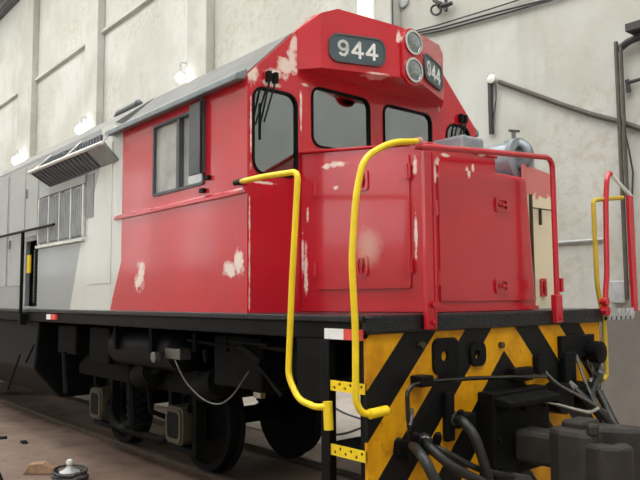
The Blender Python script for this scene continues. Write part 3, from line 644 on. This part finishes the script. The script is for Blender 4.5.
# doors and panel seams
for a, b, z0, z1 in ((-5.75, -5.12, .3, 1.85), (-6.7, -5.85, .3, 1.85), (-7.6, -6.8, .3, 1.85), (-8.6, -7.7, .3, 1.85), (-5.08, -4.63, .92, 1.85)):
    dd = G().panel(rrect(a, z0, b, z1, .02), [], (0, -W-.006, H), X3, Z3, -Y3, .012).build('body_door', 'body_grey', body, .004)
    G().tube([(a+.08, -W-.02, z(z0+.5)), (a+.08, -W-.02, z(z0+.62))], .01, 6).build('door_handle', 'steel', dd)
pn = G().panel(rrect(-3.0, .27, -2.40, 1.72, .015), [], (0, -W-.002, H), X3, Z3, -Y3, .006).build('access_panel', 'red_side', body, .003)
# louvre panels in four columns
lv0, lv1, lz0, lz1 = -4.52, -3.10, .80, 1.34
cw = (lv1-lv0)/4
for i in range(4):
    a = lv0+i*cw+.02; b = lv0+(i+1)*cw-.02
    lp_ = G().box(a, b, -W-.01, -W+.002, z(lz0), z(lz1-.03*(0))).build('louvre_panel', 'louver_grey', body)
    nsl = 6
    for j in range(nsl):
        xx = a+(b-a)*(j+.5)/nsl; G().prism([(xx-.02, -W-.01), (xx+.02, -W-.01), (xx+.006, -W-.03), (xx-.02, -W-.03)], 2, z(lz0+.01), z(lz1-.01)).build('louvre_slat', 'louver_grey', lp_)
for i in range(5):
    xx = lv0+i*cw; G().box(xx-.016, xx+.016, -W-.026, -W, z(lz0-.01), z(lz1+.02)).build('louvre_mullion', 'white_trim', body)
lp_ = G().box(-3.05, -2.85, -W-.008, -W, z(.98), z(1.45)).build('louvre_panel', 'louver_grey', body)
g = G().box(lv0-.05, lv1+.02, -W-.04, -W, z(lz0-.06), z(lz0-.025)); g.build('louvre_ledge', 'white_trim', body, .005)
g = G().box(lv0, lv1+.05, -W-.02, -W, z(lz1+.03), z(lz1+.12)); g.build('louvre_header', 'body_grey', body)
# ventilation flap swung open below the upper grilles
for a, b in ((-4.50, -3.62), (-3.56, -2.66)):
    gr = G().box(a, b, -W-.006, -W, z(1.70), z(1.83)).build('upper_grille', 'dark_grey', body)
    nb_ = 12
    for j in range(nb_):
        xx = a+(b-a)*(j+.5)/nb_; G().box(xx-.012, xx+.012, -W-.022, -W-.006, z(1.70), z(1.83)).build('grille_bar', 'awning_grey', gr)
fh0, fh1 = Vector((-4.2, -1.405, z(1.47))), Vector((-2.25, -1.405, z(1.495)))
ft0, ft1 = Vector((-4.27, -1.63, z(1.63))), Vector((-2.30, -1.54, z(1.665)))
uf = (fh1-fh0).normalized(); nf = uf.cross(ft0-fh0).normalized()
if nf.z > 0: nf = -nf
g = G(); q = [fh0, fh1, ft1, ft0]; g.add(q+[p-nf*.012 for p in q], [(0, 1, 2, 3), (7, 6, 5, 4), (0, 1, 5, 4), (1, 2, 6, 5), (2, 3, 7, 6), (3, 0, 4, 7)])
vf = g.build('ventilation_flap', 'awning_grey', L); 
for j in range(15):
    t = (j+.5)/19; a = fh0.lerp(fh1, t); b = ft0.lerp(ft1, t); u = (b-a).normalized()
    G().obox((a+b)/2+nf*.008, uf, u, nf, .012, (b-a).length*.46, .006).build('flap_rib', 'awning_grey', vf)
g = G(); q = [fh0.lerp(fh1, .8)+nf*.003, fh1+nf*.003, ft1+nf*.003, ft0.lerp(ft1, .8)+nf*.003]; g.add(q+[p+nf*.004 for p in q], [(0, 1, 2, 3), (7, 6, 5, 4), (0, 1, 5, 4), (1, 2, 6, 5), (2, 3, 7, 6), (3, 0, 4, 7)]); g.build('flap_light_panel', 'louver_grey', vf)
g = G().tube([ft0, ft1], .022, 8); g.build('flap_edge_bar', 'white_trim', vf, 0, True)
for t in (0.03, .5, .97):
    g = G().tube([ft0.lerp(ft1, t), Vector((ft0.lerp(ft1, t).x+.05, -1.4, z(1.86)))], .010, 6); g.build('flap_stay', 'white_trim', vf, 0, True)
# roof fittings above the flap
g = G().tube([(-3.3, -1.0, z(2.26)), (-2.75, -1.0, z(2.28))], [.01, .05], 8) if 0 else G().lathe((-3.1, -.93, z(2.27)), X3, [(-.35, .01), (-.2, .05), (.3, .055), (.34, .02)], 10); g.build('roof_vent', 'dark_grey', L, 0, True)
# walkway handrail with its post
g = G().tube([(-4.95, -1.47, z(-.17)), (-4.95, -1.47, z(.98))], .022, 8); hp = g.build('walkway_handrail', 'black', L, 0, True)
g = G().tube([(-9.5, -1.47, z(1.0)), (-4.95, -1.47, z(.985)), (-3.87, -1.46, z(.985))], .017, 8); g.build('rail_tube', 'rubber', hp, 0, True)
g = G().box(-5.0, -4.9, -1.49, -1.41, z(-.2), z(-.06)); g.build('post_bracket', 'black', hp)
for xx in (-6.6, -8.2): G().tube([(xx, -1.47, z(-.15)), (xx, -1.47, z(.99))], .02, 8).build('handrail_post', 'black', hp, 0, True)
# small hooks on the cab side
for q in ((208, 178), (203, 191)):
    c = at(q[0], q[1], 1, -1.41); G().box(c.x-.03, c.x+.03, -1.43, -1.4, c.z-.015, c.z+.02).build('hook', 'rubber', cs)

# --- bogies
WZ = .57; WR = .50
def wheel_set(x, parent):
    for s_ in (-1, 1):
        w_ = G().lathe((x, s_*.535, WZ), Vector((0, s_, 0)), [(-.09, WR+.03), (-.06, WR+.03), (-.05, WR), (.06, WR-.005), (.065, WR-.07), (.02, WR-.09), (.015, .22), (.07, .16), (.09, .12)], 40).build('wheel', 'undergear', parent, 0, True)
    G().tube([(x, -.6, WZ), (x, .6, WZ)], .09, 12).build('axle', 'undergear', parent, 0, True)
def bogie(xs, x0, x1):
    fr = G()
    for s_ in (-1, 1):
        fr.prism([(x0, .98), (x0+.25, 1.12), (x1-.25, 1.12), (x1, .98), (x1, .86), (x0, .86)], 1, s_*.82-.06, s_*.82+.06)
    fr.box((x0+x1)/2-.25, (x0+x1)/2+.25, -.8, .8, .8, 1.05); fr.box(x0, x0+.14, -.8, .8, .86, 1.0); fr.box(x1-.14, x1, -.8, .8, .86, 1.0)
    B = fr.build('bogie_frame', 'undergear', L, .015)
    for x in xs:
        wheel_set(x, L)
        for s_ in (-1, 1):
            ya = s_*.80
            g = G()
            for dx in (-.24, .24): g.box(x+dx-.035, x+dx+.035, ya-.05, ya+.05, WZ-.24, .88)
            g.box(x-.27, x+.27, ya-.04, ya+.04, WZ-.29, WZ-.23); g.build('pedestal', 'undergear', B, .01)
            bx_ = G().prism(rrect(x-.17, WZ-.19, x+.17, WZ+.17, .06), 1, ya-.13, ya+.13).build('axle_box', 'olive', B, .01)
            G().panel(rrect(x-.15, WZ-.17, x+.15, WZ+.15, .06), [rrect(x-.115, WZ-.135, x+.115, WZ+.115, .05)], (0, ya+s_*.145, 0), X3, Z3, (0, s_, 0), .016).build('axle_box_rim', 'olive', bx_)
            G().prism(rrect(x-.12, WZ-.14, x+.12, WZ+.12, .05), 1, ya+s_*.125, ya+s_*.138).build('axle_box_cover', 'undergear', bx_)
    for xa_, xb_ in zip(xs[:-1], xs[1:]):
        xm = (xa_+xb_)/2
        for s_ in (-1, 1):
            g = G(); pts = []
            for i in range(57):
                t = i/56; a = t*2*math.pi*4.5; pts.append((xm+.10*math.cos(a), s_*.86+.10*math.sin(a), .48+.40*t))
            g.tube(pts, .022, 6); g.build('coil_spring', 'undergear', B, 0, True)
            g = G().lathe((xm, s_*.86, .40), Z3, [(0, .15), (.05, .16), (.08, .12)], 14); g.build('spring_seat', 'undergear', B, 0, True)
            g = G(); g.tube([(xm+.32, s_*.9, .95), (xm+.36, s_*.88, .62), (xm+.42, s_*.62, .5)], .03, 8); g.box(xm+.40, xm+.47, s_*.55-.06, s_*.55+.06, .42, .72); g.build('brake_rigging', 'undergear', B)
    return B
def equalizer(x0, x1):
    for s_ in (-1, 1):
        G().tube([(x0, s_*.84, WZ+.16), (x0+.3, s_*.84, WZ+.04), (x0+.5, s_*.84, .34), (x1-.5, s_*.84, .34), (x1-.3, s_*.84, WZ+.04), (x1, s_*.84, WZ+.16)], .045, 10, True, .2).build('equalizer_beam', 'undergear', L, 0, True)
equalizer(-4.0, -1.75); equalizer(-12, -9.7)
B1 = bogie([-1.93, -3.83], -4.5, -1.25)
bogie([-9.9, -11.8], -12.5, -9.2)
for x in (-1.15, -2.4):
    G().lathe((x, -.98, 1.02), Vector((1, 0, .25)), [(-.18, .09), (-.16, .13), (.14, .13), (.16, .05), (.3, .03)], 14).build('brake_cylinder', 'undergear', L, 0, True)
# tanks, boxes, pipes under the frame
g = G().lathe((-2.2, -1.02, z(-.38)), X3, [(-.75, .02), (-.72, .15), (-.66, .2), (.66, .2), (.72, .15), (.75, .02)], 22); ar = g.build('air_reservoir', 'black', L, 0, True)
for xx in (-2.6, -1.8): G().box(xx-.03, xx+.03, -1.26, -.8, z(-.4), z(-.16)).build('tank_strap', 'undergear', ar)
G().prism([(-1.15, z(-.16)), (1.15, z(-.16)), (1.2, z(-.8)), (.85, z(-1.2)), (-.85, z(-1.2)), (-1.2, z(-.8))], 0, -8.6, -5.2).build('fuel_tank', 'black', L, .03)
c = at(174, 354, 1, -1.2); jb = G().box(c.x-.14, c.x+.14, -1.22, -1.1, c.z-.045, c.z+.05).build('junction_box', 'steel', L, .008)
c = at(158, 357, 1, -1.25); G().lathe(c, -Y3, [(0, .05), (.05, .05), (.055, .03)], 12).build('hose_connector', 'steel', L, 0, True)
p = [at(x, y, 1, -1.2) for x, y in ((175, 360), (185, 382), (203, 400), (219, 406), (233, 396), (243, 380), (249, 371))]
G().tube(p, .007, 6, True, .12).build('hanging_cable', 'steel', L, 0, True)
p = [at(x, y, 1, -1.15) for x, y in ((252, 358), (264, 372), (282, 396))]; G().tube(p, .018, 8).build('brake_rod', 'undergear', L, 0, True)
for (a, b, yy, r) in (((195, 333), (195, 352), -1.25, .02), ((226, 336), (227, 352), -1.2, .02), ((205, 350), (206, 362), -1.2, .022), ((188, 340), (250, 350), -1.2, .014), ((228, 341), (268, 345), -1.25, .012), ((64, 352), (66, 393), -1.3, .03), ((130, 360), (132, 425), -1.02, .045), ((20, 355), (8, 390), -1.3, .012), ((34, 345), (26, 362), -1.3, .014), ((240, 345), (262, 362), -1.22, .03), ((262, 346), (300, 352), -1.2, .02)):
    G().tube([at(a[0], a[1], 1, yy), at(b[0], b[1], 1, yy)], r, 8).build('underframe_pipe', 'undergear', L, 0, True)
for x0, x1, z0, z1 in ((-.9, -.2, -.62, -.2), (-3.6, -3.05, -.6, -.2), (.15, .58, -.5, -.16), (-4.6, -4.0, -.55, -.2)):
    G().box(x0, x1, -1.12, -.7, z(z0), z(z1)).build('equipment_box', 'undergear', L, .02)
c = at(262, 395, 1, -.95); G().box(c.x-.05, c.x+.05, -1.0, -.95, c.z-.02, c.z+.025).build('bright_plate', 'bright_steel', L)

# ------------------------------------------------------------------ things on the wall
names_l = ('bright round lamp on the wall just above the red cab roof', 'bright round lamp on the wall above the grey ventilation flap', 'bright round lamp on the wall at the far left')
for (x, y), lb in zip(((180, 78), (80, 130), (17, 161)), names_l):
    p = at(x, y, 1, YW-.45)
    t = empty('wall_lamp', (p.x, YW, p.z)); tag(t, lb, 'lamp', 'lamps along the back wall')
    s_ = (p-CP).length/25
    rg = .0062*(p-CP).length
    G().lathe((0, -.45, rg), Z3, [(-.02, rg*.25), (.0, rg*.3), (.12, rg*.25), (.16, .03)], 14).build('lamp_housing', 'box_grey', t, 0, True)
    G().lathe((0, -.45, 0), Z3, [(-rg*math.cos(i*math.pi/10), max(rg*math.sin(i*math.pi/10), .002)) for i in range(11)], 18).build('lamp_globe', 'lamp_glow', t, 0, True)
    G().tube([(0, 0, rg+.3), (0, -.45, rg+.3), (0, -.45, rg+.1)], .03, 8, True, .1).build('lamp_arm', 'box_grey', t)
def wp_(x, y, off=.04): return at(x, y, 1, YW-off)
def wire(name, pts, r, mat, label, cat, off=.04, fillet=.0, group=None):
    o = G().tube([wp_(x, y, off) for x, y in pts], r, 8, True, fillet).build(name, mat, None, 0, True); return tag(o, label, cat, group)
def vpipe(tp, yb, r, off, label):
    a = wp_(tp[0], tp[1], off); zb = wp_(tp[0], yb, off).z
    tag(G().tube([(a.x, a.y, zb), (a.x, a.y, a.z)], r, 10).build('vertical_pipe', 'conduit', None, 0, True), label, 'pipe')
wire('wall_cable', [(400, 36), (440, 28), (490, 14), (545, 0), (575, -10)], .016, 'cable', 'uppermost dark cable running up the wall right of the cab headlights', 'cable', .05)
wire('wall_cable', [(398, 39), (440, 31), (490, 17.5), (548, 1), (580, -9)], .016, 'cable', 'middle dark cable running up the wall right of the cab headlights', 'cable', .05)
wire('wall_cable', [(396, 36), (438, 25), (490, 9), (518, 0), (540, -8)], .012, 'cable', 'thin dark cable above the pair of cables near the headlights', 'cable', .05)
wire('wall_conduit', [(499, 82), (530, 93), (560, 104), (590, 114), (617, 121), (645, 130)], .036, 'conduit', 'thick brown conduit sloping down the wall to the vertical pipes', 'conduit', .05)
wire('wall_conduit', [(490, 76), (490.5, 100), (491.5, 134)], .04, 'cable', 'short dark vertical cable end on the wall above the blower', 'cable', .05)
wire('wall_wire', [(496, 84), (496, 100), (493, 122)], .01, 'cable', 'thin loose wire hanging from the white insulator', 'wire', .05)
p = wp_(494.5, 80, .0); tag(G().lathe((p.x, YW, p.z), -Y3, [(0, .05), (.06, .07), (.1, .07), (.12, .03)], 12).build('insulator', 'porcelain', None, 0, True), 'white insulator where the sloping conduit begins', 'insulator')
vpipe((615.8, 42), 300, .028, .12, 'left one of the two vertical brown pipes on the right wall')
vpipe((620.6, 46), 285, .024, .12, 'right and thinner one of the two vertical brown pipes')
wire('wall_wire', [(624, 128), (629, 150), (633, 172), (632, 200)], .012, 'cable', 'thin loose cable hanging right of the vertical pipes', 'wire', .05)
t = empty('wall_bracket', tuple(wp_(632, 45, 0))); b0 = Vector(t.location)
def rel(x, y, off): return wp_(x, y, off)-b0
G().tube([rel(618, 50, .08), rel(628, 42, .1), rel(641, 36, .12), rel(660, 26, .12)], .05, 8).build('bracket_arm', 'cable', t, 0, True)
G().box(*(lambda a, b: (min(a.x, b.x), max(a.x, b.x), -.3, 0, min(a.z, b.z), max(a.z, b.z)))(rel(636, 37, 0), rel(655, 24, 0))).build('bracket_box', 'cable', t)
tag(t, 'dark bracket arm at the top of the vertical pipes', 'bracket')
t = empty('pipe_bracket', tuple(wp_(634, 83, 0))); b0 = Vector(t.location)
G().tube([rel(627, 83, .06), rel(641, 79, .1), rel(660, 74, .1)], .025, 8).build('bracket_arm', 'cable', t, 0, True); G().tube([rel(627, 80, .06), rel(629, 92, .06)], .03, 8).build('bracket_end', 'cable', t, 0, True)
tag(t, 'short dark bracket sticking out right below the bracket arm', 'bracket')
# wire hook cluster near the top edge
t = empty('wall_hook', tuple(wp_(440, 6, 0))); b0 = Vector(t.location)
lp = [(436+5*math.cos(a), 10+5*math.sin(a)) for a in [i*math.pi/6 for i in range(13)]]
G().tube([rel(x, y, .15) for x, y in lp], .02, 6).build('hook_ring', 'cable', t)
G().tube([rel(434, 0, .1), rel(442, 6, .15), rel(452, 3, .1)], .035, 6).build('hook_arm', 'cable', t); G().tube([rel(446, 11, .12), rel(446, 0, .1)], .03, 6).build('hook_stem', 'cable', t); G().tube([rel(440, 4, .03), rel(440, 6, .16)], .05, 8).build('hook_clamp', 'cable', t)
tag(t, 'dark wire hook with a ring hanging on the wall at the top edge', 'hook')
wire('wall_wire', [(392, -8), (392.5, 10), (393, 34)], .014, 'cable', 'thin dark vertical wire on the wall above the headlights', 'wire', .3)
p = wp_(405, 2, 0); tag(G().lathe((p.x, YW, p.z), -Y3, [(0, .11), (.05, .11), (.08, .06)], 14).build('junction_disc', 'box_grey', None, 0, True), 'round pale junction cover on the wall above the headlights', 'cover')
wx = (at(358, 8, 1, YW-.27).x, at(374, 8, 1, YW-.27).x)
G().box(wx[0], wx[1], YW-.29, YW-.25, at(366, 19, 1, YW-.27).z-2.5, ZC-.4).build('white_panel', 'white_paint', wb)

# ------------------------------------------------------------------ things on the floor
def fp_(x, y, h=0.0): return at(x, y, 2, h)
c = fp_(40, 474)
t = empty('wooden_block', (c.x-.05, c.y+.02, 0)); g = G().prism([(-.16, 0), (.16, 0), (.17, .05), (.05, .11), (-.1, .10)], 1, -.07, .07); g.build('block', 'wood', t, .01); t.rotation_euler.z = .9; tag(t, 'rough tan wooden block lying left of the cable coil on the floor', 'block')
c2 = fp_(70, 482)
pts = []
for i in range(5*20+1):
    a = i*math.pi/10; rr = .2*(1-.05*math.sin(a*.37)-.02*(i//20)); pts.append((c2.x+rr*math.cos(a), c2.y+rr*.8*math.sin(a), .012+.02*(i//20)+.015*(1+math.sin(a*.7+1))))
tag(G().tube(pts, .012, 6).build('cable_coil', 'cable', None, 0, True), 'coil of dark cable lying on the floor at the lower left', 'cable')
t = empty('grey_pot', (c2.x-.02, c2.y, 0)); tag(t, 'small grey pot with a round white knob inside the cable coil', 'pot')
G().lathe((0, 0, 0), Z3, [(0, .09), (.10, .10), (.12, .05), (.15, .03)], 14).build('pot_body', 'box_grey', t, 0, True)
G().lathe((0, 0, .15), Z3, [(0, .02), (.012, .03), (.035, .036), (.06, .026), (.07, .004)], 14).build('pot_knob', 'porcelain', t, 0, True)
c = fp_(24, 443); tag(G().prism([(-.07, 0), (.08, .0), (.05, .02), (-.03, .03)], 1, c.y-.03, c.y+.03).build('dark_scrap', 'rubber'), 'small dark scrap lying alone on the floor at left', 'scrap'); bpy.data.objects['dark_scrap'].location.x = c.x
# edge of a stand cut by the left frame
c = fp_(-6, 482); t = empty('tool_stand', (c.x, c.y, 0)); dv = (Vector((c.x, c.y, 0))-CP); dv.z = 0; rt = Vector((r0.x, r0.y, 0)).normalized()
g = G()
for a in (.4, 2.5, 4.6): g.tube([(0, 0, .2), (.13*math.cos(a), .13*math.sin(a), .01)], .012, 6)
g.build('stand_legs', 'rubber', t); G().tube([(0, 0, .2), (0, 0, .52)], .02, 8).build('stand_post', 'rubber', t); G().tube([-rt*.1+Z3*.42, rt*.11+Z3*.43], .016, 8).build('stand_arm', 'rubber', t)
tag(t, 'black tripod tool stand cut off by the left edge of the picture', 'stand')
for i, (pts, lb) in enumerate((([(325, 402), (345, 414), (370, 422), (400, 424)], 'dark hose on the floor seen between the yellow steps, farther one'), ([(325, 436), (345, 434), (372, 424), (420, 410)], 'dark hose on the floor seen between the yellow steps, nearer one'))):
    tag(G().tube([fp_(x, y, .02) for x, y in pts], .018, 8, True, .3).build('floor_hose', 'cable', None, 0, True), lb, 'hose')
print('objects', len(bpy.data.objects), 'tris', sum(len(m.polygons) for m in bpy.data.meshes))
